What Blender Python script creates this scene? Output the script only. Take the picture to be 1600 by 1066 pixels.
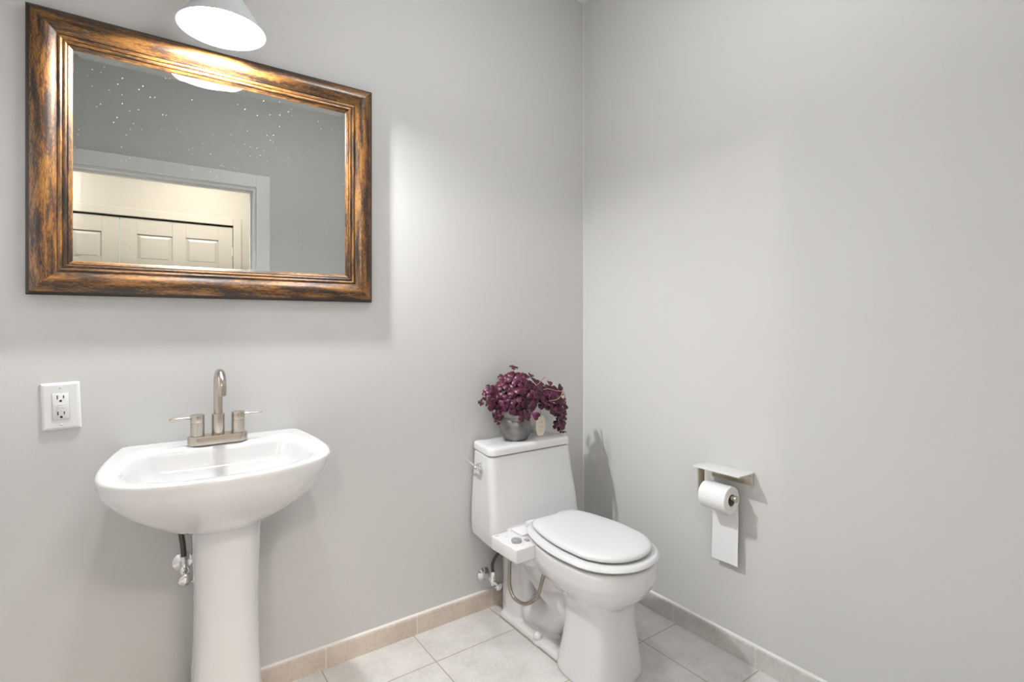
import bpy, bmesh, math, random
from mathutils import Vector, Matrix
S = bpy.context.scene
for o in list(bpy.data.objects): bpy.data.objects.remove(o)
PI = math.pi
COL = S.collection

# ------------------------------------------------------------- camera
cam = bpy.data.cameras.new('camera'); camo = bpy.data.objects.new('camera', cam); COL.objects.link(camo)
cam.sensor_fit = 'HORIZONTAL'; cam.sensor_width = 36.0; cam.lens = 819.0 / 1600 * 36
cam.shift_y = -28.0 / 1600; cam.clip_start = 0.02
camo.location = (-1.684, -1.788, 1.15)
camo.rotation_euler = (PI / 2, 0, -math.atan2(0.5807, 0.8141))
S.camera = camo
# ------------------------------------------------------------- view, world
S.view_settings.view_transform = 'Standard'; S.view_settings.look = 'None'
S.view_settings.gamma = 1.0; S.view_settings.use_curve_mapping = False
S.view_settings.exposure = 0.28
w = bpy.data.worlds.new('world'); S.world = w; w.use_nodes = True
w.node_tree.nodes['Background'].inputs[0].default_value = (0.9, 0.95, 1, 1)
w.node_tree.nodes['Background'].inputs[1].default_value = 1.0
LAMP = 1650.0        # bulb of the lamp over the mirror
HALL = 1500.0         # globe of the hall pendant
HALL_FILL = 74.0    # soft fill panel added on the hall ceiling
CEIL_FILL = 32.0         # fill light added on the bathroom ceiling

# ------------------------------------------------------------- materials
def mat(name, col, rough=0.5, metal=0.0, coat=0.0, spec=0.5):
    m = bpy.data.materials.new(name); m.use_nodes = True
    b = m.node_tree.nodes['Principled BSDF']
    b.inputs['Base Color'].default_value = (*col, 1); b.inputs['Roughness'].default_value = rough
    b.inputs['Metallic'].default_value = metal; b.inputs['Coat Weight'].default_value = coat
    b.inputs['Coat Roughness'].default_value = 0.05
    b.inputs['Specular IOR Level'].default_value = spec
    return m
class NT:
    def __init__(s, m): s.t = m.node_tree; s.b = s.t.nodes['Principled BSDF']
    def n(s, typ, **kw):
        x = s.t.nodes.new(typ)
        for k, v in kw.items():
            if k in x.inputs.keys(): x.inputs[k].default_value = v
            else: setattr(x, k, v)
        return x
    def l(s, a, b): s.t.links.new(a, b)
    def math(s, op, a, b=None):
        x = s.t.nodes.new('ShaderNodeMath'); x.operation = op
        for i, v in enumerate((a, b)):
            if v is None: continue
            if isinstance(v, (int, float)): x.inputs[i].default_value = v
            else: s.l(v, x.inputs[i])
        return x.outputs[0]
    def ramp(s, fac, stops):
        r = s.t.nodes.new('ShaderNodeValToRGB'); e = r.color_ramp.elements
        while len(e) < len(stops): e.new(0.5)
        for q, (p, c) in zip(e, stops): q.position = p; q.color = (*c, 1)
        s.l(fac, r.inputs[0]); return r.outputs[0]
    def bump(s, h, strength, dist=0.001):
        x = s.n('ShaderNodeBump', Strength=strength, Distance=dist); s.l(h, x.inputs['Height'])
        s.l(x.outputs[0], s.b.inputs['Normal'])

def paint(name, col, rough=0.55):
    m = mat(name, col, rough, spec=0.3); t = NT(m)
    g = t.n('ShaderNodeNewGeometry')
    n = t.n('ShaderNodeTexNoise', Scale=260.0, Detail=3.0); t.l(g.outputs['Position'], n.inputs['Vector'])
    t.bump(n.outputs['Fac'], 0.12, 0.0015)
    return m
M = {}
M['wall'] = paint('wall_paint', (0.60, 0.595, 0.586))
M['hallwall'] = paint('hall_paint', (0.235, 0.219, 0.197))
M['ceil'] = paint('ceiling_paint', (0.85, 0.85, 0.84))
M['trim'] = mat('trim_paint', (0.80, 0.80, 0.80), 0.35)
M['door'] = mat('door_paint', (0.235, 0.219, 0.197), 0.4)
M['dark'] = mat('dark_gap', (0.02, 0.02, 0.02), 0.6)
M['porc'] = mat('porcelain', (0.68, 0.68, 0.685), 0.10, coat=0.6)
M['seat'] = mat('seat_plastic', (0.66, 0.67, 0.68), 0.25)
M['plastic'] = mat('white_plastic', (0.74, 0.73, 0.74), 0.35)
M['plate'] = mat('outlet_plastic', (0.74, 0.74, 0.75), 0.35)
M['caulk'] = mat('white_caulk', (0.70, 0.69, 0.675), 0.4)
M['chrome'] = mat('chrome', (0.82, 0.82, 0.83), 0.08, 1.0)
M['grey'] = mat('grey_plastic', (0.42, 0.42, 0.43), 0.35, 0.4)
M['black'] = mat('black_rubber', (0.02, 0.02, 0.02), 0.5)
M['paper'] = mat('tissue_paper', (0.80, 0.80, 0.81), 0.9, spec=0.1)
M['card'] = mat('cardboard', (0.33, 0.22, 0.15), 0.9)
M['tag'] = mat('tag_paper', (0.80, 0.74, 0.62), 0.8)
M['ink'] = mat('tag_ink', (0.42, 0.33, 0.27), 0.8)
M['soil'] = mat('soil', (0.03, 0.02, 0.018), 0.95)
M['shelf'] = mat('shelf_metal', (0.74, 0.74, 0.74), 0.3, 0.1)
M['shade'] = mat('lamp_shade_enamel', (0.62, 0.62, 0.64), 0.4)
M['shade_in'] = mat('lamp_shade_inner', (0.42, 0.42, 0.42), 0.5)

def brushed(name, col, rough=0.24):
    m = mat(name, col, rough, 1.0); t = NT(m)
    tc = t.n('ShaderNodeTexCoord'); mp = t.n('ShaderNodeMapping'); mp.inputs['Scale'].default_value = (60, 60, 900)
    t.l(tc.outputs['Object'], mp.inputs['Vector'])
    n = t.n('ShaderNodeTexNoise', Scale=1.0, Detail=3.0); t.l(mp.outputs[0], n.inputs['Vector'])
    r = t.math('MULTIPLY_ADD', n.outputs['Fac'], 0.06); r.node.inputs[2].default_value = rough - 0.01
    t.l(r, t.b.inputs['Roughness']); return m
M['nickel'] = brushed('brushed_nickel', (0.56, 0.505, 0.45))
M['brass'] = brushed('champagne_metal', (0.60, 0.54, 0.42), 0.32)

def braid(name, c1, c2):
    m = mat(name, c1, 0.35, 0.7); t = NT(m)
    tc = t.n('ShaderNodeTexCoord'); wv = t.n('ShaderNodeTexWave', Scale=180.0, Distortion=1.0)
    wv.bands_direction = 'DIAGONAL'
    t.l(tc.outputs['Object'], wv.inputs['Vector'])
    t.l(t.ramp(wv.outputs['Fac'], [(0.3, c1), (0.7, c2)]), t.b.inputs['Base Color']); return m
M['hose_dark'] = braid('dark_braided_hose', (0.03, 0.028, 0.026), (0.16, 0.15, 0.14))
M['hose_steel'] = braid('steel_braided_hose', (0.20, 0.17, 0.14), (0.50, 0.45, 0.39))

# tiles: grout lines at x = -.20 - .33 n and y = -.19 - .33 n
def tile(name, base, dark, grout, floor=True, axis='X', off=0.13):
    m = mat(name, base, 0.32); t = NT(m)
    g = t.n('ShaderNodeNewGeometry'); sp = t.n('ShaderNodeSeparateXYZ'); t.l(g.outputs['Position'], sp.inputs[0])
    def line(s, o, hw):
        a = t.math('ADD', s, o + 33.0); f = t.math('FRACT', t.math('DIVIDE', a, 0.33))
        d = t.math('ABSOLUTE', t.math('SUBTRACT', f, 0.5))
        return t.math('GREATER_THAN', d, 0.5 - hw / 0.33)
    if floor:
        k = t.math('MAXIMUM', line(sp.outputs[0], 0.20, 0.0022), line(sp.outputs[1], 0.19, 0.0022))
    elif axis == 'X': k = line(sp.outputs[0], 0.185, 0.0022)
    else: k = line(sp.outputs[1], 0.507, 0.0022)
    n1 = t.n('ShaderNodeTexNoise', Scale=9.0, Detail=6.0, Roughness=0.65); t.l(g.outputs['Position'], n1.inputs['Vector'])
    n2 = t.n('ShaderNodeTexNoise', Scale=90.0, Detail=4.0, Roughness=0.7); t.l(g.outputs['Position'], n2.inputs['Vector'])
    mix = t.math('ADD', t.math('MULTIPLY', n1.outputs['Fac'], 0.6), t.math('MULTIPLY', n2.outputs['Fac'], 0.4))
    c = t.ramp(mix, [(0.36, dark), (0.60, base)])
    mx = t.n('ShaderNodeMix', data_type='RGBA'); t.l(k, mx.inputs['Factor']); t.l(c, mx.inputs[6])
    mx.inputs[7].default_value = (*grout, 1)
    t.l(mx.outputs[2], t.b.inputs['Base Color'])
    h = t.math('SUBTRACT', t.math('MULTIPLY', n2.outputs['Fac'], 0.15), k); t.bump(h, 0.5, 0.0015)
    return m
M['floor'] = tile('floor_tile', (0.69, 0.675, 0.655), (0.54, 0.525, 0.505), (0.40, 0.36, 0.31))
M['baseX'] = tile('base_tile_back', (0.68, 0.59, 0.51), (0.52, 0.44, 0.375), (0.72, 0.65, 0.56), False, 'X')
M['baseY'] = tile('base_tile_right', (0.64, 0.62, 0.595), (0.49, 0.47, 0.445), (0.66, 0.62, 0.57), False, 'Y')

# distressed bronze frame: streaks along each rail through the UV map
def frame_mat():
    m = mat('bronze_frame', (0.3, 0.15, 0.04), 0.36, 0.3, coat=0.6); m.node_tree.nodes['Principled BSDF'].inputs['Coat Roughness'].default_value = 0.25; t = NT(m)
    uv = t.n('ShaderNodeUVMap'); mp = t.n('ShaderNodeMapping'); mp.inputs['Scale'].default_value = (6, 42, 1)
    t.l(uv.outputs[0], mp.inputs['Vector'])
    n = t.n('ShaderNodeTexNoise', Scale=1.0, Detail=8.0, Roughness=0.72); t.l(mp.outputs[0], n.inputs['Vector'])
    mp2 = t.n('ShaderNodeMapping'); mp2.inputs['Scale'].default_value = (90, 600, 1); t.l(uv.outputs[0], mp2.inputs['Vector'])
    n2 = t.n('ShaderNodeTexNoise', Scale=1.0, Detail=3.0); t.l(mp2.outputs[0], n2.inputs['Vector'])
    f = t.math('ADD', t.math('MULTIPLY', n.outputs['Fac'], 0.72), t.math('MULTIPLY', n2.outputs['Fac'], 0.28))
    c = t.ramp(f, [(0.42, (0.014, 0.008, 0.005)), (0.485, (0.065, 0.028, 0.010)), (0.54, (0.21, 0.088, 0.016)), (0.64, (0.33, 0.16, 0.04))])
    t.l(c, t.b.inputs['Base Color'])
    r = t.math('MULTIPLY_ADD', f, -0.25); r.node.inputs[2].default_value = 0.50; t.l(r, t.b.inputs['Roughness'])
    t.bump(f, 0.25, 0.001); return m
M['frame'] = frame_mat()
M['frame_edge'] = mat('frame_dark_edge', (0.03, 0.016, 0.01), 0.4, 0.2)

def mirror_mat():
    m = mat('mirror_silver', (0.66, 0.685, 0.665), 0.0, 1.0); t = NT(m)
    g = t.n('ShaderNodeNewGeometry')
    v = t.n('ShaderNodeTexVoronoi', Scale=110.0); t.l(g.outputs['Position'], v.inputs['Vector'])
    n = t.n('ShaderNodeTexNoise', Scale=6.0, Detail=2.0); t.l(g.outputs['Position'], n.inputs['Vector'])
    k = t.math('LESS_THAN', v.outputs['Distance'], t.math('MULTIPLY', n.outputs['Fac'], 0.17))
    sp = t.n('ShaderNodeSeparateColor'); t.l(v.outputs['Color'], sp.inputs[0])
    k = t.math('MULTIPLY', k, t.math('GREATER_THAN', sp.outputs[0], 0.62))
    d = t.n('ShaderNodeBsdfDiffuse'); d.inputs[0].default_value = (0.8, 0.8, 0.78, 1)
    mx = t.n('ShaderNodeMixShader'); t.l(t.math('MULTIPLY', k, 0.30), mx.inputs[0])
    t.l(t.b.outputs[0], mx.inputs[1]); t.l(d.outputs[0], mx.inputs[2])
    t.l(mx.outputs[0], t.t.nodes['Material Output'].inputs[0]); return m
M['mirror'] = mirror_mat()

def emis(name, col, s):
    m = mat(name, col, 0.5); b = m.node_tree.nodes['Principled BSDF']
    b.inputs['Emission Color'].default_value = (*col, 1); b.inputs['Emission Strength'].default_value = s; return m
M['bulb'] = emis('bulb_glow', (0.97, 0.985, 1.0), LAMP)
M['globe'] = emis('hall_globe_glow', (1.0, 0.94, 0.87), HALL)
M['dome'] = emis('dome_fill_glow', (0.97, 0.985, 1.0), CEIL_FILL)
M['panel'] = emis('hall_fill_glow', (1.0, 0.92, 0.81), HALL_FILL)

def pot_mat():
    m = mat('pewter_pot', (0.2, 0.2, 0.2), 0.33, 0.75); t = NT(m)
    tc = t.n('ShaderNodeTexCoord'); n = t.n('ShaderNodeTexNoise', Scale=16.0, Detail=4.0); t.l(tc.outputs['Object'], n.inputs['Vector'])
    t.l(t.ramp(n.outputs['Fac'], [(0.35, (0.15, 0.15, 0.155)), (0.6, (0.27, 0.255, 0.25))]), t.b.inputs['Base Color'])
    return m
M['pot'] = pot_mat()
def leaf_mat():
    m = mat('burgundy_leaf', (0.1, 0.01, 0.04), 0.36); t = NT(m)
    tc = t.n('ShaderNodeTexCoord'); n = t.n('ShaderNodeTexNoise', Scale=38.0, Detail=3.0); t.l(tc.outputs['Object'], n.inputs['Vector'])
    t.l(t.ramp(n.outputs['Fac'], [(0.3, (0.030, 0.003, 0.009)), (0.52, (0.072, 0.006, 0.026)), (0.72, (0.15, 0.025, 0.09))]), t.b.inputs['Base Color'])
    return m
M['leaf'] = leaf_mat()
M['stem'] = mat('pale_stem', (0.42, 0.20, 0.17), 0.5)

# ------------------------------------------------------------- helpers
def link(name, bm, m, parent=None, smooth=True, angle=40):
    bmesh.ops.recalc_face_normals(bm, faces=bm.faces)
    me = bpy.data.meshes.new(name); bm.to_mesh(me); bm.free()
    o = bpy.data.objects.new(name, me); COL.objects.link(o)
    for x in (m if isinstance(m, (list, tuple)) else [m]): me.materials.append(M[x])
    if smooth:
        me.polygons.foreach_set('use_smooth', [True] * len(me.polygons))
        me.set_sharp_from_angle(angle=math.radians(angle))
    if parent:
        o.parent = parent; o.location = -Vector(parent.location)
    return o
def thing(name, label, cat, loc, group=None):
    o = bpy.data.objects.new(name, None); COL.objects.link(o); o.empty_display_size = 0.05
    o.location = loc; o['label'] = label; o['category'] = cat
    if group: o['group'] = group
    return o
def struct(name, bm, m, label=None, cat=None, smooth=False):
    o = link(name, bm, m, None, smooth); o['kind'] = 'structure'
    if label: o['label'] = label
    if cat: o['category'] = cat
    return o
def box(bm, x0, x1, y0, y1, z0, z1, bev=0.0, seg=2):
    r = bmesh.ops.create_cube(bm, size=1.0)
    vs = r['verts']
    for v in vs:
        v.co = Vector(((x0 + x1) / 2 + v.co.x * (x1 - x0), (y0 + y1) / 2 + v.co.y * (y1 - y0), (z0 + z1) / 2 + v.co.z * (z1 - z0)))
    if bev > 0:
        es = set(e for v in vs for e in v.link_edges)
        bmesh.ops.bevel(bm, geom=list(es), offset=bev, segments=seg, profile=0.5, affect='EDGES')
    return bm
def loft(bm, rings, cap0=True, cap1=True, closed=True):
    rv = [[bm.verts.new(p) for p in r] for r in rings]
    n = len(rv[0])
    for a, b in zip(rv, rv[1:]):
        for i in range(n if closed else n - 1):
            j = (i + 1) % n
            bm.faces.new((a[i], a[j], b[j], b[i]))
    if cap0: bm.faces.new(rv[0][::-1])
    if cap1: bm.faces.new(rv[-1])
    return rv
def frameof(d):
    d = Vector(d).normalized(); a = Vector((0, 0, 1)) if abs(d.z) < 0.9 else Vector((1, 0, 0))
    u = d.cross(a).normalized(); return u, d.cross(u).normalized()
def lathe(bm, prof, origin=(0, 0, 0), axis=(0, 0, 1), n=40, cap0=False, cap1=False):
    o = Vector(origin); ax = Vector(axis).normalized(); u, v = frameof(ax)
    loft(bm, [[o + ax * h + (u * math.cos(2 * PI * i / n) + v * math.sin(2 * PI * i / n)) * max(r, 1e-5) for i in range(n)] for r, h in prof], cap0, cap1)
def cyl(bm, a, b, r, n=28, bev=0.0):
    a = Vector(a); b = Vector(b); L = (b - a).length
    p = [(r, 0), (r, L)] if bev == 0 else [(r - bev, 0), (r - bev * .3, bev * .3), (r, bev), (r, L - bev), (r - bev * .3, L - bev * .3), (r - bev, L)]
    lathe(bm, p, a, b - a, n, True, True)
def smoothpath(pts, k=8):
    P = [Vector(p) for p in pts]; P = [2 * P[0] - P[1]] + P + [2 * P[-1] - P[-2]]; out = []
    for i in range(1, len(P) - 2):
        for j in range(k):
            t = j / k; p0, p1, p2, p3 = P[i - 1:i + 3]
            out.append(0.5 * ((2 * p1) + (p2 - p0) * t + (2 * p0 - 5 * p1 + 4 * p2 - p3) * t * t + (3 * p1 - p0 - 3 * p2 + p3) * t ** 3))
    out.append(P[-2]); return out
def tube(bm, path, r, n=14):
    P = [Vector(p) for p in path]; u = None; rings = []
    for i, p in enumerate(P):
        d = (P[min(i + 1, len(P) - 1)] - P[max(i - 1, 0)]).normalized()
        if u is None: u, _ = frameof(d)
        u = (u - d * u.dot(d)).normalized(); v = d.cross(u)
        rr = r(i / (len(P) - 1)) if callable(r) else r
        rings.append([p + (u * math.cos(2 * PI * k / n) + v * math.sin(2 * PI * k / n)) * rr for k in range(n)])
    loft(bm, rings)
def sphere(bm, c, r, sx=1, sy=1, sz=1, seg=24):
    bmesh.ops.create_uvsphere(bm, u_segments=seg, v_segments=seg // 2, radius=r,
                              matrix=Matrix.Translation(c) @ Matrix.Diagonal((sx, sy, sz, 1)))
B = bmesh.new

# ------------------------------------------------------------- setting
CZ = 2.635; W = -1.98; WT = 0.12; XL = -2.22; HX0, HX1 = -4.2, 1.2; HY = -3.605
struct('floor', box(B(), HX0 - .1, HX1 + .1, HY - .1, 0.1, -0.1, 0), 'floor', 'grey beige stone tiled floor of the bathroom', 'floor')
struct('ceiling', box(B(), HX0 - .1, HX1 + .1, HY - .1, 0.1, CZ, CZ + 0.1), 'ceil', 'white ceiling over the grey walls', 'ceiling')
struct('wall_back', box(B(), XL - .1, 0.1, 0, 0.1, 0, CZ), 'wall', 'light grey painted wall behind the sink and toilet', 'wall')
struct('wall_right', box(B(), 0, 0.1, W - WT, 0, 0, CZ), 'wall', 'light grey painted wall carrying the toilet paper holder', 'wall')
struct('wall_left', box(B(), XL - .1, XL, W, 0, 0, CZ), 'wall', 'light grey painted side wall left of the mirror', 'wall')
DX0, DX1, DZ = -2.08, -1.06, 2.03
b = B()
box(b, DX1, 0.0, W - WT, W, 0, CZ); box(b, XL - .1, DX0, W - WT, W, 0, CZ); box(b, DX0, DX1, W - WT, W, DZ, CZ)
struct('wall_front', b, ['wall'], 'grey painted doorway wall seen in the mirror', 'wall')
# hall behind the doorway
b = B()
box(b, HX0, XL - .1, W - WT, W - WT + .1, 0, CZ); box(b, 0.0, HX1, W - WT, W - WT + .1, 0, CZ)
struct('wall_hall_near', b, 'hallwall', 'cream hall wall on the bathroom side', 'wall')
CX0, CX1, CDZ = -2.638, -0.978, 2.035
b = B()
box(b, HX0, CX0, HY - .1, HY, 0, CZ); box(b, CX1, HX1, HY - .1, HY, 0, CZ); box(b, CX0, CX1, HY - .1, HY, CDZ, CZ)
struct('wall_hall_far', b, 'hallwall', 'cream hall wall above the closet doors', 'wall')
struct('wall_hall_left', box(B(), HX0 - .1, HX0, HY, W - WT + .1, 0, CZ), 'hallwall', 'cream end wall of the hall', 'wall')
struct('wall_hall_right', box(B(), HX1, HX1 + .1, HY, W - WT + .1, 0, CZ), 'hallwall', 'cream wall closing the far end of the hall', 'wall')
# bathroom door casing + jamb
b = B(); c = 0.082; y0, y1 = W, W + 0.016
for (yy0, yy1) in ((W, W + 0.016), (W - WT - 0.016, W - WT)):
    box(b, DX1, DX1 + c, yy0, yy1, 0, DZ + c, 0.003); box(b, DX0 - c, DX0, yy0, yy1, 0, DZ + c, 0.003)
    box(b, DX0, DX1, yy0, yy1, DZ, DZ + c, 0.003)
box(b, DX1 - .016, DX1, W - WT, W, 0, DZ - .016); box(b, DX0, DX0 + .016, W - WT, W, 0, DZ - .016); box(b, DX0, DX1, W - WT, W, DZ - .016, DZ)
box(b, DX1 - .028, DX1 - .016, W - .075, W - .04, 0, DZ - .016); box(b, DX0, DX1 - .028, W - .075, W - .04, DZ - .028, DZ - .016)
struct('door_1', b, 'trim', 'white door casing around the doorway seen in the mirror', 'door frame')
# closet casing
b = B(); c = 0.065
box(b, CX1, CX1 + c, HY, HY + .014, 0, CDZ + c, .003); box(b, CX0 - c, CX0, HY, HY + .014, 0, CDZ + c, .003); box(b, CX0, CX1, HY, HY + .014, CDZ, CDZ + c, .003)
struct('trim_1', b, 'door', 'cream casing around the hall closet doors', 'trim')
struct('trim_2', box(B(), CX0, CX1, HY - .09, HY - .05, CDZ - .02, CDZ), 'dark', 'dark track above the closet doors', 'trim')
def panel_door(name, x0, x1, label):
    t = thing(name, label, 'door', ((x0 + x1) / 2, HY - .025, 0)); t['kind'] = 'structure'
    b = B(); yb, yf = HY - .045, HY - .010; top = CDZ - .014
    st = 0.115; mid = 0.10; wdt = x1 - x0; pw = (wdt - 2 * st - mid) / 2
    rows = [(0.24, 0.80), (0.92, 1.55), (1.67, 1.895)]
    box(b, x0, x1, yb, yf - .010, 0.01, top)
    # stiles and rails on the face
    for a, c2 in ((x0, x0 + st), (x0 + st + pw, x0 + st + pw + mid), (x1 - st, x1)): box(b, a, c2, yf - .012, yf, 0.01, top, .002)
    zs = [0.01] + [z for r in rows for z in r] + [top]
    for i in range(0, len(zs), 2):
        for k in (0, 1):
            a = x0 + st + k * (pw + mid); box(b, a, a + pw, yf - .012, yf, zs[i], zs[i + 1])
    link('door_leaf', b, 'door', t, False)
    for z0, z1 in rows:
        for k in (0, 1):
            a = x0 + st + k * (pw + mid); e = 0.028
            q = B(); r = [[(a + o, yy, z0 + o), (a + pw - o, yy, z0 + o), (a + pw - o, yy, z1 - o), (a + o, yy, z1 - o)] for o, yy in ((0, yf - .0105), (.008, yf - .0105), (e, yf - .003))]
            loft(q, r, False, True); link('door_panel', q, 'door', t, False)
    b = B(); hx = x1 - .002 if x1 > -1.2 else x0 + .002
    for z in (0.25, 1.05, 1.80): cyl(b, (hx, yf + .004, z - .04), (hx, yf + .004, z + .04), .005, 10)
    link('hinge', b, 'grey', t)
panel_door('door_2', -1.806, -0.981, 'cream six panel closet door, the whole one in the mirror')
panel_door('door_3', -2.635, -1.810, 'cream six panel closet door, cut by the left frame of the mirror')
# tile baseboards with pale bullnose top
def base(name, mt, pts, label):
    b = B(); loft(b, pts, True, True); o = struct(name, b, [mt, 'caulk'], label, 'baseboard')
    for p in o.data.polygons:
        if p.normal.z > 0.55: p.material_index = 1
prof = [(0, 0), (.010, 0), (.010, .063), (.008, .069), (.004, .072), (0, .074)]
base('baseboard_back', 'baseX', [[(x, -d, z) for d, z in prof] for x in (XL, 0)], 'pinkish tile baseboard under the sink wall')
base('baseboard_right', 'baseY', [[(-d, y, z) for d, z in prof] for y in (0, W)], 'greyish tile baseboard under the paper holder wall')
b = B(); loft(b, [[(0, 0, z), (-.0026, 0, z), (-.002, -.002, z), (0, -.0026, z)] for z in (0.07, CZ)]); struct('trim_3', b, 'caulk', 'thin white caulk line in the wall corner', 'trim')

# ------------------------------------------------------------- mirror
FX0, FX1, FZ0, FZ1, FW = -1.913, -1.022, 1.222, 1.952, 0.091
t = thing('wall_mirror', 'rectangular mirror in a wide distressed bronze wood frame hanging on the grey wall', 'mirror', ((FX0 + FX1) / 2, 0, FZ0))
pr = [(0, .001), (0, .020), (.003, .024), (.008, .0275), (.016, .031), (.026, .0335), (.036, .033), (.046, .0295), (.054, .0245), (.0595, .0225),
      (.0600, .0195), (.0615, .0195), (.0620, .0225), (.066, .0235), (.0700, .0215), (.0705, .018), (.0720, .018), (.0725, .0205), (.076, .0212), (.0795, .0195), (.080, .016),
      (.0815, .016), (.082, .0175), (.088, .0145), (.0905, .0125), (.091, .0095)]
b = B(); uvl = b.loops.layers.uv.new('UVMap')
crn = [(FX0, FZ0, 1, 1), (FX1, FZ0, -1, 1), (FX1, FZ1, -1, -1), (FX0, FZ1, 1, -1)]
for k in range(4):
    ca, cb = crn[k], crn[(k + 1) % 4]; L = (Vector(ca[:2]) - Vector(cb[:2])).length; acc = 0
    va = [b.verts.new((ca[0] + ca[2] * w_, -h, ca[1] + ca[3] * w_)) for w_, h in pr]
    vb = [b.verts.new((cb[0] + cb[2] * w_, -h, cb[1] + cb[3] * w_)) for w_, h in pr]
    for i in range(len(pr) - 1):
        f = b.faces.new((va[i], vb[i], vb[i + 1], va[i + 1])); f.material_index = 1 if i < 3 else 0
        seg = math.hypot(pr[i + 1][0] - pr[i][0], pr[i + 1][1] - pr[i][1])
        us = [(k * 3.1 + pr[i][0], acc), (k * 3.1 + L - pr[i][0], acc), (k * 3.1 + L - pr[i + 1][0], acc + seg), (k * 3.1 + pr[i + 1][0], acc + seg)]
        for lp, q in zip(f.loops, us): lp[uvl].uv = (q[0], q[1] + k * 0.37)
        acc += seg
link('frame', b, ['frame', 'frame_edge'], t, True, 28)
gx0, gx1, gz0, gz1 = FX0 + .089, FX1 - .089, FZ0 + .089, FZ1 - .089
def rect(o, y): return [(gx0 + o, y, gz0 + o), (gx1 - o, y, gz0 + o), (gx1 - o, y, gz1 - o), (gx0 + o, y, gz1 - o)]
b = B(); loft(b, [rect(0, -.004), rect(0, -.01145), rect(.0175, -.0116)], True, True)
g = link('mirror_glass', b, 'mirror', t, False)

# ------------------------------------------------------------- lamp above the mirror
LX, LY, LZ = -1.498, -0.175, 1.944
t = thing('wall_lamp', 'grey cone shaded wall lamp glowing above the mirror', 'lamp', (LX, 0, 2.13))
b = B(); lathe(b, [(.028, .118), (.032, .115), (.108, 0), (.1055, .0005), (.0305, .112), (.026, .1155)], (LX, LY, LZ), n=64)
sh = link('lamp_shade', b, ['shade', 'shade_in'], t)
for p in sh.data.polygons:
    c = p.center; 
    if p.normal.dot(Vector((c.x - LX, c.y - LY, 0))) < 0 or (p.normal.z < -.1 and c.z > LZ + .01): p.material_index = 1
b = B(); lathe(b, [(.026, .108), (.026, .150), (.020, .160), (.0001, .160)], (LX, LY, LZ), n=32); link('socket_cup', b, 'shade', t)
b = B(); lathe(b, [(0.0001, .010), (.012, .011), (.020, .015), (.024, .022), (.0245, .035), (.0245, .075), (.020, .086), (.013, .092), (.013, .112)], (LX, LY, LZ), n=32); link('bulb', b, 'bulb', t)
b = B(); tube(b, smoothpath([(LX, -.015, 2.14), (LX, -.07, 2.15), (LX, -.14, 2.145), (LX, LY, 2.12), (LX, LY, 2.095)]), .008); link('arm', b, 'nickel', t)
b = B(); lathe(b, [(.0001, .022), (.045, .02), (.056, .012), (.058, 0)], (LX, 0, 2.14), (0, -1, 0), 40, False, True); link('wall_plate', b, 'nickel', t)

# hall pendant, then an added panel that fills the bathroom through the doorway
t = thing('pendant_lamp', 'white glass globe pendant hanging in the hall', 'lamp', (-2.426, -3.3, CZ))
b = B(); cyl(b, (-2.426, -3.3, CZ - .03), (-2.426, -3.3, CZ), .05); link('canopy', b, 'nickel', t)
b = B(); cyl(b, (-2.426, -3.3, 2.247), (-2.426, -3.3, CZ - .03), .005, 10); link('rod', b, 'nickel', t)
b = B(); sphere(b, Vector((-2.426, -3.3, 2.225)), .025); link('globe', b, 'globe', t)
t = thing('ceiling_fill_light', 'flat white square fill light added to the hall ceiling, out of view', 'lamp', (-1.2, -2.85, CZ))
b = B(); box(b, -1.55, -0.85, -3.1, -2.6, CZ - .03, CZ - .001, .004); link('housing', b, 'trim', t)
b = B(); box(b, -1.53, -0.87, -3.08, -2.62, CZ - .036, CZ - .029, .002); link('diffuser', b, 'panel', t)

# added dome, out of view, that fills the bathroom with light
t = thing('ceiling_fill_light', 'round white dome fill light added to the bathroom ceiling, out of view', 'lamp', (-.85, -.95, CZ))
b = B(); lathe(b, [(.0001, 0), (.17, 0), (.172, -.012), (.165, -.02), (.0001, -.02)], (-.85, -.95, CZ), n=48); link('housing', b, 'trim', t)
b = B(); lathe(b, [(.155, -.018), (.150, -.04), (.12, -.06), (.07, -.072), (.0001, -.076)], (-.85, -.95, CZ), n=48); link('dome', b, 'dome', t)

# ------------------------------------------------------------- outlet
t = thing('electrical_outlet', 'white double electrical outlet in a slightly crooked square-cornered wall plate', 'outlet', (-1.8465, 0, 0.935))
t.rotation_euler = (0, math.radians(-2.0), 0)
def olink(name, b, m, par=None, smooth=True):
    o = link(name, b, m, None, smooth); o.parent = par or t
    if par is None: o.location = (0, 0, 0)
    return o
b = B(); loft(b, [[(sx * (.039 - o), -y, sz * (.0605 - o)) for sx, sz in ((-1, -1), (1, -1), (1, 1), (-1, 1))] for o, y in ((0, 0), (0, .002), (.002, .0045), (.006, .006))], True, True); olink('wall_plate', b, 'plate', smooth=False)
b = B(); box(b, -.0172, .0172, -.0064, -.003, -.0338, .0338); olink('receptacle_gap', b, 'grey', smooth=False)
b = B(); box(b, -.0166, .0166, -.0078, -.003, -.0332, .0332, .0008); rec = olink('receptacle', b, 'plate')
def slot(x, z, w_, h, nm='slot', m='black'):
    b = B(); box(b, x - w_ / 2, x + w_ / 2, -.0082, -.0075, z - h / 2, z + h / 2); olink(nm, b, m, rec, False)
for zc in (.022, -.020):
    slot(-.0064, zc + .002, .0022, .009); slot(.0062, zc + .002, .0022, .0072)
    b = B(); lathe(b, [(.0026, .0001), (.0026, .0008)], (0, -.0075, zc - .0078), (0, -1, 0), 16, True, True); box(b, -.0026, .0026, -.0083, -.0075, zc - .0104, zc - .0078); olink('ground_slot', b, 'black', rec, False)
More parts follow.
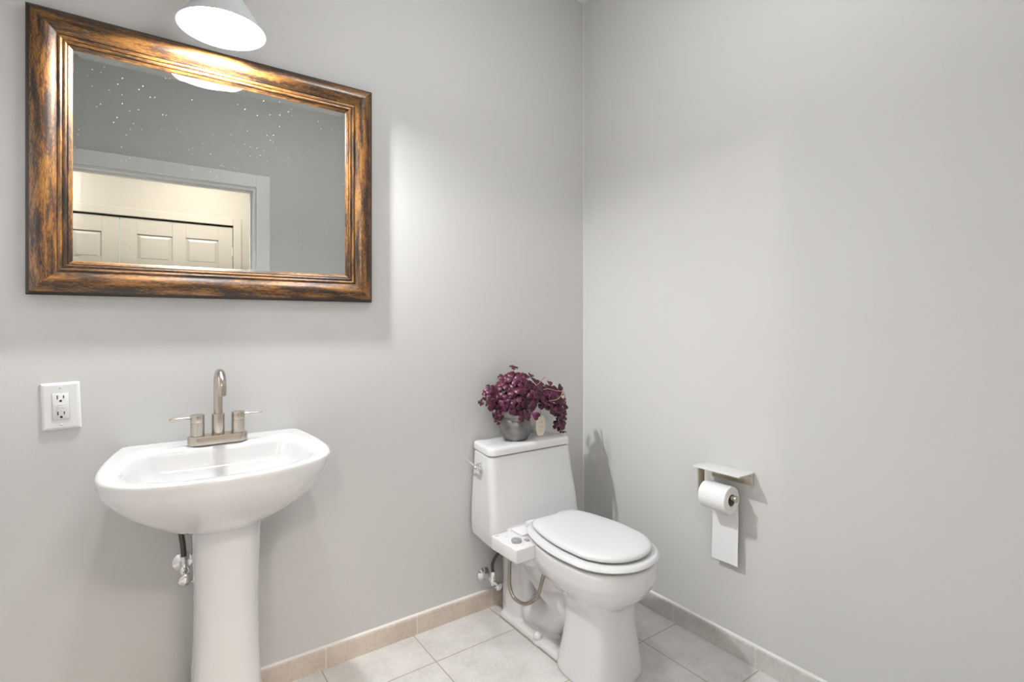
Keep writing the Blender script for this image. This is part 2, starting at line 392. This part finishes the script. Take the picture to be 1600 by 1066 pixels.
b = B(); box(b, -.0075, .0075, -.0088, -.0075, .0022, .0062, .0004); olink('button', b, 'plate', rec)
b = B(); box(b, -.0075, .0075, -.0088, -.0075, -.0042, -.0002, .0004); olink('button', b, 'plate', rec)
for z in (.0485, -.0485):
    b = B(); lathe(b, [(.0001, .0073), (.002, .007), (.0031, .0058)], (0, 0, z), (0, -1, 0), 16); s_ = olink('screw', b, 'plate')
    b = B(); box(b, -.0004, .0004, -.0076, -.0066, z - .0024, z + .0024) if z > 0 else box(b, -.0024, .0024, -.0076, -.0066, z - .0004, z + .0004); olink('screw_slot', b, 'grey', s_, False)

# ------------------------------------------------------------- pedestal sink
SX = -1.494
t = thing('pedestal_sink', 'white porcelain pedestal sink against the grey wall under the mirror', 'sink', (SX, -.18, 0))
half = [(.229, -.002), (.233, -.03), (.243, -.09), (.252, -.17), (.2565, -.24), (.256, -.30), (.248, -.355), (.230, -.402), (.198, -.440), (.150, -.470), (.085, -.490), (0, -.497)]
halfi = [(.120, -.118), (.165, -.122), (.186, -.150), (.199, -.215), (.207, -.285), (.204, -.33), (.190, -.375), (.165, -.405), (.130, -.428), (.07, -.446), (0, -.452)]
def outline(h):
    p = smoothpath([(x, y, 0) for x, y in h], 6)
    right = [(v.x, v.y) for v in p]; left = [(-x, y) for x, y in reversed(right[:-1])]
    return right + left
def polar(poly, c, n=120):
    out = []; m = len(poly)
    for i in range(n):
        a = 2 * PI * i / n + 1e-4; dx, dy = math.cos(a), math.sin(a); best = 0
        for k in range(m):
            (x1, y1), (x2, y2) = poly[k], poly[(k + 1) % m]
            x1 -= c[0]; x2 -= c[0]; y1 -= c[1]; y2 -= c[1]
            den = dx * (y2 - y1) - dy * (x2 - x1)
            if abs(den) < 1e-12: continue
            s = (x1 * (y2 - y1) - y1 * (x2 - x1)) / den
            q = (x1 * dy - y1 * dx) / den
            if s > 0 and -1e-6 <= q <= 1 + 1e-6: best = max(best, s)
        out.append((dx * best, dy * best))
    return out
cs = (0, -.27)
po = polar(outline(half), cs); pi_ = polar(outline(halfi), cs)
def ring(pl, s, z, c=cs, add=0.0, back=True):
    r = []
    for x, y in pl:
        L = math.hypot(x, y); k = s + add / L
        yy = min(c[1] + y * k, -.002)
        r.append((SX + c[0] + x * k + .045 * yy, yy, z))
    return r
def mixr(a, b_, f): return [tuple(p + (q - p) * f for p, q in zip(u, v)) for u, v in zip(a, b_)]
RZ = .812
b = B(); rings = []
und = []
zb = .590; ped_c = (0, -.215)
for f in (1.0, .97, .92, .84, .74, .62, .48, .34, .22, .12, .05):
    s = max(.001, 1 - f ** 1.48) ** .75; z = RZ - .022 - f * (RZ - .022 - zb)
    und.append([(SX + x * max(s, .16) + .045 * (cs[1] + y) * s, min(-.002, cs[1] + .085 * (1 - s) + y * max(s, .16)), z) for x, y in po])
rings += und
rings += [ring(po, 1, RZ - .017, add=-.001), ring(po, 1, RZ - .012, add=0), ring(po, 1, RZ - .005, add=-.0005), ring(po, 1, RZ - .001, add=-.004), ring(po, 1, RZ, add=-.009)]
rim = ring(po, 1, RZ, add=-.012); inn = ring(pi_, 1, RZ - .002, add=.012)
rings += [rim, mixr(rim, inn, .5), inn, ring(pi_, 1, RZ - .004, add=.004), ring(pi_, 1, RZ - .009, add=-.002), ring(pi_, 1, RZ - .018, add=-.006)]
for f in (.25, .45, .65, .8, .9, .97):
    s = (1 - f ** 2.2) ** .5 * .96
    rings.append([(SX + x * max(s, .1) + .045 * (cs[1] + y * s), cs[1] + y * max(s, .1), RZ - .018 - f * .115) for x, y in pi_])
loft(b, rings, True, True)
bo = link('basin', b, 'porc', t, True, 60)
b = B(); lathe(b, [(.0001, .0), (.012, .001), (.019, .003), (.022, .001)], (SX - .012, -.27, RZ - .131), n=28); link('drain', b, 'chrome', t)
def sell(cx, cy, hx, hy, z, e=2.6, n=64):
    r = []
    for i in range(n):
        a = 2 * PI * i / n; c, s = math.cos(a), math.sin(a)
        r.append((cx + hx * math.copysign(abs(c) ** (2 / e), c), cy + hy * math.copysign(abs(s) ** (2 / e), s), z))
    return r
b = B()
loft(b, [sell(SX + .004, -.185, hx, hy, z, 3.0) for z, hx, hy in ((0, .102, .110), (.012, .103, .111), (.03, .098, .106), (.10, .088, .098), (.2, .081, .090), (.32, .0765, .086), (.43, .0755, .085), (.52, .0775, .086), (.60, .081, .089), (.66, .084, .091))])
link('pedestal', b, 'porc', t, True, 60)

# ------------------------------------------------------------- faucet
FY = -.092; FZ = RZ
t = thing('faucet', 'brushed nickel two handle faucet standing on the pedestal sink', 'faucet', (SX - .003, FY, FZ))
fx = SX - .005
def stad(z, r, hl=.0505):
    p = []
    for i in range(17): a = -PI / 2 + PI * i / 16; p.append((fx + hl + r * math.cos(a), FY + r * math.sin(a), z))
    for i in range(17): a = PI / 2 + PI * i / 16; p.append((fx - hl + r * math.cos(a), FY + r * math.sin(a), z))
    return p
b = B(); loft(b, [stad(FZ + .0005, .0245), stad(FZ + .021, .0245), stad(FZ + .0235, .0235), stad(FZ + .0245, .0215)]); link('base_plate', b, 'nickel', t)
b = B(); cyl(b, (fx, FY, FZ + .024), (fx, FY, FZ + .082), .0165, 36, .001); link('spout_collar', b, 'nickel', t)
b = B(); cyl(b, (fx, FY, FZ + .08), (fx, FY, FZ + .125), .0115, 32)
R = .039; zt = FZ + .160
path = [(fx, FY, FZ + .123), (fx, FY, FZ + .14)] + [(fx, FY - R + R * math.cos(a), zt + R * math.sin(a)) for a in [PI * i / 22 for i in range(23)]] + [(fx, FY - 2 * R, zt - .018)]
tube(b, path, .0118, 28); link('spout', b, 'nickel', t)
b = B(); cyl(b, (fx, FY - 2 * R, zt - .021), (fx, FY - 2 * R, zt - .0175), .0095, 24); link('aerator', b, 'grey', t)
for s in (-1, 1):
    hx = fx + s * .0505
    b = B(); cyl(b, (hx, FY, FZ + .024), (hx, FY, FZ + .060), .0175, 36); cyl(b, (hx, FY, FZ + .059), (hx, FY, FZ + .0615), .0162, 36); cyl(b, (hx, FY, FZ + .061), (hx, FY, FZ + .083), .0175, 36, .0012)
    h = link('handle', b, 'nickel', t)
    b = B(); cyl(b, (hx + s * .015, FY, FZ + .0745), (hx + s * .066, FY, FZ + .0745), .0034, 16, .0006); lv = link('lever', b, 'nickel'); lv.parent = h

# sink shutoff valve with hose
t = thing('water_valve', 'chrome shutoff valve with dark braided hose behind the sink pedestal', 'valve', (-1.578, 0, .46))
b = B(); lathe(b, [(.026, 0), (.025, .004), (.015, .010), (.009, .012), (.009, .05)], (-1.580, 0, .462), (0, -1, 0), 32, True, True); link('escutcheon', b, 'chrome', t)
b = B(); cyl(b, (-1.578, -.055, .444), (-1.578, -.055, .486), .0095, 20, .001); cyl(b, (-1.578, -.055, .486), (-1.579, -.055, .497), .011, 6); sphere(b, Vector((-1.578, -.055, .456)), .014); link('valve_body', b, 'chrome', t)
b = B(); cyl(b, (-1.578, -.055, .448), (-1.576, -.085, .440), .006, 14); lathe(b, [(.006, 0), (.018, .002), (.019, .006), (.015, .010), (.004, .012)], (-1.576, -.082, .441), (.05, -1, -.25), 10, True, True); link('valve_handle', b, 'chrome', t)
b = B(); tube(b, smoothpath([(-1.579, -.055, .495), (-1.583, -.057, .54), (-1.591, -.065, .60), (-1.592, -.08, .66), (-1.575, -.09, .72)]), .007); link('hose', b, 'hose_dark', t)

# ------------------------------------------------------------- toilet
TX = -.434
t = thing('toilet', 'white one piece elongated toilet standing in the room corner', 'toilet', (TX, -.35, 0))
def tankring(z, hb, hf, yb, yf, r=.035, grow=0.0, n=10):
    # rounded trapezoid in plan
    cor = [(hf, yf), (hb, yb), (-hb, yb), (-hf, yf)]; pts = []
    for k in range(4):
        p = Vector(cor[k]); a = (Vector(cor[k - 1]) - p).normalized(); c = (Vector(cor[(k + 1) % 4]) - p).normalized()
        rr = r if k in (0, 3) else .012
        for i in range(n):
            f = i / (n - 1); q = (1 - f) ** 2 * (p + a * rr) + 2 * f * (1 - f) * p + f * f * (p + c * rr)
            pts.append((TX + q.x, q.y, z))
    return pts
seat_h = [(0, -.268), (.075, -.268), (.099, -.273), (.124, -.300), (.146, -.36), (.163, -.43), (.170, -.50), (.167, -.56), (.157, -.622), (.130, -.672), (.092, -.708), (.045, -.729), (0, -.735)]
def egg(z, add=0.0, s=1.0, yb=None, dy=0, n=96):
    pl = polar(outline_c(seat_h), (0, -.5), n); r = []
    for x, y in pl:
        L = math.hypot(x, y); k = s + add / L; yy = -.5 + y * k + dy
        if yb is not None: yy = min(yy, yb)
        r.append((TX - .001 + x * k, yy, z))
    return r
def outline_c(h):
    p = smoothpath([(x, y, 0) for x, y in h], 6); right = [(v.x, v.y) for v in p]
    return right + [(-x, y) for x, y in reversed(right[1:-1])]
b = B()
# tank
loft(b, [tankring(.304, .14, .155, -.025, -.12, .03), tankring(.311, .168, .186, -.016, -.175), tankring(.330, .181, .206, -.012, -.210), tankring(.375, .185, .214, -.012, -.222), tankring(.45, .184, .212, -.012, -.211), tankring(.55, .176, .206, -.012, -.192), tankring(.654, .168, .199, -.012, -.176)])
# bowl rim and bowl
loft(b, [egg(.20, -.085, .68, dy=.0), egg(.232, -.063, .80, dy=.0), egg(.262, -.042, .89), egg(.292, -.023, .95), egg(.318, -.012, .98), egg(.342, -.006), egg(.385, -.004), egg(.392, -.007), egg(.395, -.012)])
# deck between tank and bowl
loft(b, [tankring(z, .15, .15, -.10, -.36, .05) for z in (.30, .394)])
loft(b, [sell(TX, -.33, hx, hy, z, 2.4) for z, hx, hy in ((.20, .07, .10), (.26, .10, .13), (.31, .125, .15))])
# front pedestal
loft(b, [sell(TX + .004, cy, hx - .004, hy, z, 3.2) for z, hx, hy, cy in ((0, .130, .120, -.532), (.012, .131, .121, -.532), (.05, .124, .117, -.534), (.11, .112, .110, -.536), (.16, .104, .105, -.536), (.20, .102, .104, -.534), (.23, .106, .108, -.532), (.255, .116, .117, -.528), (.28, .13, .13, -.522))])
# rear column / trapway
loft(b, [sell(TX, -.130, .080, .085, z, 3.0) for z in (.0, .08, .2, .335)])
tube(b, smoothpath([(TX, -.46, .20), (TX, -.37, .125), (TX, -.31, .075), (TX, -.24, .06), (TX, -.15, .05)]), .066, 28)
tube(b, smoothpath([(TX, -.20, .30), (TX, -.25, .24), (TX, -.33, .19), (TX, -.42, .18)]), .075, 28)
# foot
loft(b, [tankring(z, .094 - o, .094 - o, -.085 + -o, -.60, .01) for z, o in ((0, -.003), (.016, -.003), (.023, .001), (.026, .009))])
loft(b, [sell(TX, -.314, .102 - o, .045 - o, z, 2.2) for z, o in ((0, 0), (.018, 0), (.025, .006))])
body = link('body', b, 'porc', t)
md = body.modifiers.new('join', 'REMESH'); md.mode = 'VOXEL'; md.voxel_size = .0042; md.use_smooth_shade = True
md = body.modifiers.new('smooth', 'SMOOTH'); md.factor = .5; md.iterations = 14
# tank lid
b = B()
loft(b, [tankring(.6565, .166, .197, -.012, -.174), tankring(.658, .170, .202, -.009, -.179), tankring(.676, .170, .202, -.009, -.178), tankring(.684, .167, .199, -.011, -.175), tankring(.6875, .160, .191, -.018, -.167), tankring(.6885, .12, .14, -.05, -.13)])
link('tank_lid', b, 'porc', t, True, 60)
# seat ring
hole = [(0, -.335), (.05, -.338), (.085, -.37), (.108, -.45), (.112, -.52), (.10, -.60), (.07, -.655), (.03, -.675), (0, -.678)]
hp = polar(outline_c(hole), (0, -.5), 96)
def hring(z, add=0): return [(TX - .001 + x * (1 + add / math.hypot(x, y)), -.5 + y * (1 + add / math.hypot(x, y)), z) for x, y in hp]
b = B(); loft(b, [egg(.4025, -.008), egg(.4050, -.002), egg(.409, .001), egg(.416, -.002), egg(.4205, -.010), hring(.4205, .008), hring(.415, 0), hring(.4035, 0), hring(.4025, .006), egg(.4025, -.008)], False, False); link('seat', b, 'seat', t, True, 50)
b = B(); loft(b, [egg(.4255, -.030), egg(.4275, -.025), egg(.432, -.022), egg(.438, -.024), egg(.4425, -.030), egg(.4455, -.042), egg(.447, -.066), egg(.448, -.10)]); link('seat_cover', b, 'seat', t, True, 60)
for s in (-1, 1):
    b = B(); cyl(b, (TX + s * .075 - .02, -.262, .416), (TX + s * .075 + .02, -.262, .416), .011, 24, .003); box(b, TX + s * .075 - .016, TX + s * .075 + .016, -.275, -.245, .394, .412, .003); link('hinge', b, 'seat', t)
    b = B(); box(b, TX + s * .128 - .006, TX + s * .128 + .006, -.575, -.555, .393, .403, .002); link('bumper', b, 'seat', t)
    b = B(); sphere(b, Vector((TX + s * .086, -.314, .028)), .0165, 1, 1, 1.05); link('bolt_cap', b, 'seat', t)
b = B(); cyl(b, (-.612, -.098, .605), (-.638, -.100, .605), .0145, 24, .002); cyl(b, (-.638, -.1, .605), (-.650, -.101, .605), .008, 16)
tube(b, smoothpath([(-.647, -.105, .604), (-.652, -.09, .611), (-.656, -.06, .624), (-.658, -.038, .634)]), lambda f: .0065 - .003 * f); link('flush_lever', b, 'chrome', t)

# ------------------------------------------------------------- bidet attachment
t = thing('bidet_attachment', 'white box shaped bidet attachment with grey knob beside the toilet seat', 'bidet', (-.60, -.29, .345))
b = B(); box(b, -.662, -.570, -.380, -.228, .347, .3945, .004, 3); link('housing', b, 'plastic', t)
b = B(); box(b, -.578, -.32, -.300, -.232, .3955, .4005, .001); link('mounting_plate', b, 'plastic', t)
b = B(); cyl(b, (-.621, -.324, .394), (-.621, -.324, .404), .0178, 32, .0015); kn = link('knob', b, 'grey', t)
b = B(); box(b, -.6225, -.6195, -.339, -.309, .4035, .4055, .0008); q = link('knob_pointer', b, 'grey'); q.parent = kn; q.location = (0, 0, 0)
b = B(); box(b, -.592, -.580, -.345, -.328, .394, .400, .001); link('switch_tab', b, 'grey', t)
for x, y, w_, h in ((-.648, -.243, .020, .003), (-.625, -.270, .003, .006), (-.640, -.330, .004, .002), (-.602, -.345, .004, .002)):
    b = B(); box(b, x - w_ / 2, x + w_ / 2, y - h / 2, y + h / 2, .394, .3949); link('printed_mark', b, 'grey', t, False)
b = B(); tube(b, smoothpath([(-.585, -.24, .35), (-.577, -.225, .30), (-.562, -.200, .24), (-.557, -.193, .175), (-.556, -.218, .138), (-.553, -.283, .141), (-.549, -.340, .185), (-.546, -.362, .230), (-.53, -.372, .31)]), .0065)
link('hose', b, 'hose_steel', t)
b = B(); tube(b, smoothpath([(-.520, -.30, .36), (-.512, -.31, .31), (-.498, -.312, .26)]), lambda f: .0028 * (1 - .7 * f)); link('cord', b, 'black', t)
# toilet shutoff valve
t = thing('water_valve', 'chrome shutoff valve on the wall beside the toilet foot', 'valve', (-.545, 0, .135))
b = B(); lathe(b, [(.028, 0), (.027, .005), (.016, .012), (.010, .014), (.010, .06)], (-.552, 0, .140), (0, -1, 0), 32, True, True); link('escutcheon', b, 'chrome', t)
b = B(); cyl(b, (-.546, -.062, .118), (-.546, -.062, .160), .0095, 20, .001); cyl(b, (-.546, -.062, .158), (-.546, -.062, .172), .0105, 6); sphere(b, Vector((-.546, -.062, .137)), .0145); link('valve_body', b, 'chrome', t)
b = B(); cyl(b, (-.545, -.062, .135), (-.541, -.095, .124), .0065, 14); lathe(b, [(.006, 0), (.0145, .002), (.015, .008), (.011, .012), (.004, .013)], (-.541, -.092, .125), (.1, -1, -.25), 12, True, True); link('valve_handle', b, 'chrome', t)
b = B(); tube(b, smoothpath([(-.546, -.062, .168), (-.547, -.062, .20), (-.535, -.065, .225), (-.508, -.07, .262), (-.49, -.08, .325)]), .0062); link('hose', b, 'hose_dark', t)

# ------------------------------------------------------------- potted plant
PX, PY, PZ = -.462, -.098, .6885
t = thing('potted_plant', 'potted plant with burgundy clover leaves standing on the toilet tank', 'plant', (PX, PY, PZ))
b = B(); lathe(b, [(.0001, .0), (.044, .0), (.048, .004), (.058, .022), (.0635, .045), (.0635, .062), (.060, .075), (.0565, .082), (.058, .085), (.058, .089), (.0565, .092), (.059, .100), (.0645, .112), (.071, .124), (.0715, .127), (.069, .128), (.0625, .117), (.055, .100), (.053, .095)], (PX, PY, PZ), n=56); pot = link('pot', b, 'pot', t)
b = B(); lathe(b, [(.0001, .113), (.02, .1125), (.045, .110), (.060, .108)], (PX, PY, PZ), n=32); link('soil', b, 'soil', t)
random.seed(11)
leafb = B(); stemb = B()
def leaf(c, nrm, size):
    nrm = Vector(nrm).normalized(); u, v = frameof(nrm); a0 = random.uniform(0, 2 * PI); c = Vector(c); nl = random.choice((3, 4, 4))
    for k in range(nl):
        a = a0 + 2 * PI * k / nl + random.uniform(-.15, .15); d = u * math.cos(a) + v * math.sin(a); e = nrm.cross(d); s = size * random.uniform(.85, 1.1)
        tl = random.uniform(-.15, .35)
        def P(r, w_, h): return c + d * (r * s) + e * (w_ * s) - nrm * ((r * r * tl - h) * s)
        out = [(.0, 0, 0), (.30, -.26, .04), (.58, -.44, .08), (.86, -.40, .05), (1.0, -.20, .0), (.93, 0, -.03), (1.0, .20, .0), (.86, .40, .05), (.58, .44, .08), (.30, .26, .04)]
        vs = [leafb.verts.new(P(*q)) for q in out]; m1 = leafb.verts.new(P(.5, 0, -.08))
        for i in range(len(vs)): leafb.faces.new((vs[i], vs[(i + 1) % len(vs)], m1))
def stem(a, b_, r=.0011):
    a = Vector(a); b_ = Vector(b_); m_ = (a + b_) / 2 + Vector((0, 0, .025)); tube(stemb, smoothpath([a, m_, b_], 4), r, 6)
top = Vector((PX, PY, PZ + .115)); placed = []
def put(p, nrm, size, st=True):
    p = Vector(p); p.y = min(p.y, -.022)
    leaf(p, nrm, size)
    if st: stem(top + Vector((random.uniform(-.03, .03), random.uniform(-.03, .03), 0)), p)
n = 0
while n < 46:
    d = Vector((random.gauss(0, 1), random.gauss(0, 1), random.gauss(.25, 1)))
    if d.length < .1: continue
    d.normalize()
    if d.z < -.25 or (d.y > .55): continue
    p = top + Vector((d.x * .120 + .012, d.y * .095, d.z * .122 + .02)) * random.uniform(.80, 1.04)
    if p.z < PZ + .128 and (p - Vector((PX, PY, p.z))).length < .08: continue
    if p.z < PZ + .150 and p.x > PX + .01 and p.y < PY: continue
    if any((p - q).length < .029 for q in placed): continue
    placed.append(p); put(p, d + Vector((random.uniform(-.5, .1), random.uniform(-.9, -.2), random.uniform(-.1, .5))), random.uniform(.026, .036), n % 2 == 0); n += 1
for i in range(26):
    d = Vector((random.gauss(0, 1), random.gauss(0, 1), abs(random.gauss(.2, .8)))).normalized()
    put(top + Vector((d.x * .085, d.y * .065, d.z * .085 + .01)), d + Vector((0, -.3, .2)), random.uniform(.02, .026), False)
# right hand trailing spray
for (x, z, y, s) in ((-.335, .893, -.10, .024), (-.315, .868, -.14, .025), (-.290, .888, -.11, .026), (-.268, .872, -.13, .027), (-.300, .846, -.15, .026), (-.332, .832, -.15, .025), (-.325, .805, -.16, .024), (-.270, .838, -.14, .026),
                     (-.245, .855, -.10, .025), (-.262, .806, -.14, .027), (-.288, .800, -.15, .025), (-.235, .812, -.12, .025), (-.268, .775, -.13, .024), (-.240, .780, -.11, .022), (-.225, .790, -.09, .018),
                     (-.258, .735, -.13, .026), (-.238, .745, -.12, .024), (-.268, .722, -.125, .018), (-.355, .86, -.14, .025), (-.36, .825, -.15, .022), (-.345, .845, -.06, .026), (-.30, .83, -.07, .026), (-.27, .85, -.06, .025)):
    leaf((x, y, z), (.0, -.85, .5 + random.uniform(-.3, .3)), s * 1.18)
for (x, z, y, s, nn) in ((-.205, .815, -.10, .018, (1, -.15, .1)), (-.203, .765, -.10, .016, (1, -.1, 0)), (-.208, .715, -.10, .014, (.9, -.3, -.3)), (-.222, .694, -.12, .010, (0, -.3, 1)), (-.238, .694, -.12, .010, (0, -.5, 1)),
                         (-.632, .850, -.11, .015, (-1, -.1, .2)), (-.607, .875, -.11, .022, (-.5, -.7, .4)), (-.588, .895, -.10, .024, (-.4, -.8, .4)), (-.568, .800, -.13, .024, (-.4, -.9, .1)), (-.567, .776, -.13, .017, (-.3, -.9, .1)), (-.473, .976, -.10, .020, (.1, -.5, .9)),
                         (-.50, .815, -.165, .024, (-.1, -.9, .2)), (-.47, .822, -.17, .025, (.1, -.9, .3)), (-.53, .822, -.15, .024, (-.3, -.9, .2))):
    leaf((x, y, z), nn, s)
stem(top, (-.473, -.10, .972), .0013); stem(top, (-.628, -.11, .855))
tube(stemb, smoothpath([top + Vector((.03, 0, 0)), (-.36, -.14, .88), (-.30, -.16, .875), (-.25, -.15, .86), (-.222, -.12, .80), (-.21, -.11, .75), (-.225, -.115, .695)]), .0014, 6)
tube(stemb, smoothpath([(-.345, -.165, .838), (-.31, -.172, .842), (-.28, -.168, .858), (-.265, -.16, .880)]), .0016, 6)
tube(stemb, smoothpath([(-.40, -.16, .905), (-.38, -.165, .925), (-.36, -.16, .935)]), .0014, 6)
tube(stemb, smoothpath([(-.27, -.13, .80), (-.268, -.13, .76), (-.255, -.13, .72), (-.238, -.12, .696)]), .0010, 6)
fo = link('foliage', leafb, 'leaf', t, True, 60)
md = fo.modifiers.new('thick', 'SOLIDIFY'); md.thickness = .0007
link('stems', stemb, 'stem', t)
# oval paper tag
b = B(); tc_ = Vector((-.350, -.118, .733)); rg = []
for yy, o in ((0, 0), (-.001, 0)):
    r = []
    for i in range(40):
        a = 2 * PI * i / 40; c, s = math.cos(a), math.sin(a)
        r.append((tc_.x + .0245 * math.copysign(abs(c) ** .75, c), tc_.y + yy, tc_.z + .0415 * math.copysign(abs(s) ** .8, s)))
    rg.append(r)
loft(b, rg); tg = link('tag', b, 'tag', t, False); tg['label'] = 'cream oval paper tag'
b = B()
for z, w_ in ((.026, .006), (.0155, .022), (.012, .016), (-.002, .030), (-.007, .024), (-.013, .014), (-.020, .026), (-.025, .018)):
    x = -w_ / 2
    while x < w_ / 2:
        L = random.uniform(.002, .005); box(b, tc_.x + x, tc_.x + min(x + L, w_ / 2), tc_.y - .0014, tc_.y - .0008, tc_.z + z - .0006, tc_.z + z + .0006); x += L + .001
pp = link('print', b, 'ink', tg, False); pp.location = (0, 0, 0)
b = B(); tube(b, smoothpath([(-.350, -.1185, .768), (-.351, -.119, .785), (-.35, -.12, .81)]), .0012, 6); pp = link('string', b, 'stem', tg); pp.location = (0, 0, 0)

# ------------------------------------------------------------- toilet paper holder and roll
t = thing('toilet_paper_holder', 'champagne metal toilet paper holder with a white shelf on the right wall', 'toilet paper holder', (0, -.75, .63))
b = B(); box(b, -.096, -.001, -.830, -.656, .645, .650, .0012); link('shelf', b, 'shelf', t)
b = B(); box(b, -.005, 0, -.826, -.672, .602, .645, .001); link('wall_plate', b, 'brass', t)
b = B(); box(b, -.003 - .0035, -.004, -.708, -.690, .612, .645); link('bracket', b, 'brass', t, False)
b = B(); lathe(b, [(.0001, .0065), (.003, .0062), (.004, .005)], (0, -.812, .63), (-1, 0, 0), 16); link('screw', b, 'chrome', t)
b = B(); box(b, -.089, -.055, -.676, -.670, .545, .646, .0015); link('arm', b, 'brass', t)
RX, RZc = -.070, .557
b = B(); cyl(b, (RX, -.675, RZc + .008), (RX, -.803, RZc + .008), .0085, 24, .001); cyl(b, (RX, -.797, RZc + .008), (RX, -.808, RZc + .008), .0105, 24, .001); link('rod', b, 'nickel', t)
t = thing('toilet_paper_roll', 'white toilet paper roll with a long hanging sheet on the metal holder', 'toilet paper', (RX, -.74, RZc))
b = B(); lathe(b, [(.020, 0), (.0435, 0), (.045, .0015), (.045, .0985), (.0435, .1), (.020, .1)], (RX, -.689, RZc), (0, -1, 0), 56); 
link('roll', b, 'paper', t)
b = B(); lathe(b, [(.0205, .0005), (.0190, .0), (.0190, .1), (.0205, .0995)], (RX, -.689, RZc), (0, -1, 0), 40); link('core', b, 'card', t)
b = B(); pts = [(RX + .0455 * math.cos(a), RZc + .0455 * math.sin(a)) for a in [PI * .45 * (1 - i / 8) for i in range(9)]] + [(RX + .0455 + .002 * math.sin(i / 12 * 5) - .002 * (i / 12), RZc - i / 12 * .235) for i in range(1, 13)]
rows = [[(x, -.687, z), (x, -.785, z), (x - .0006, -.785, z), (x - .0006, -.687, z)] for x, z in pts]
loft(b, rows); link('hanging_sheet', b, 'paper', t)
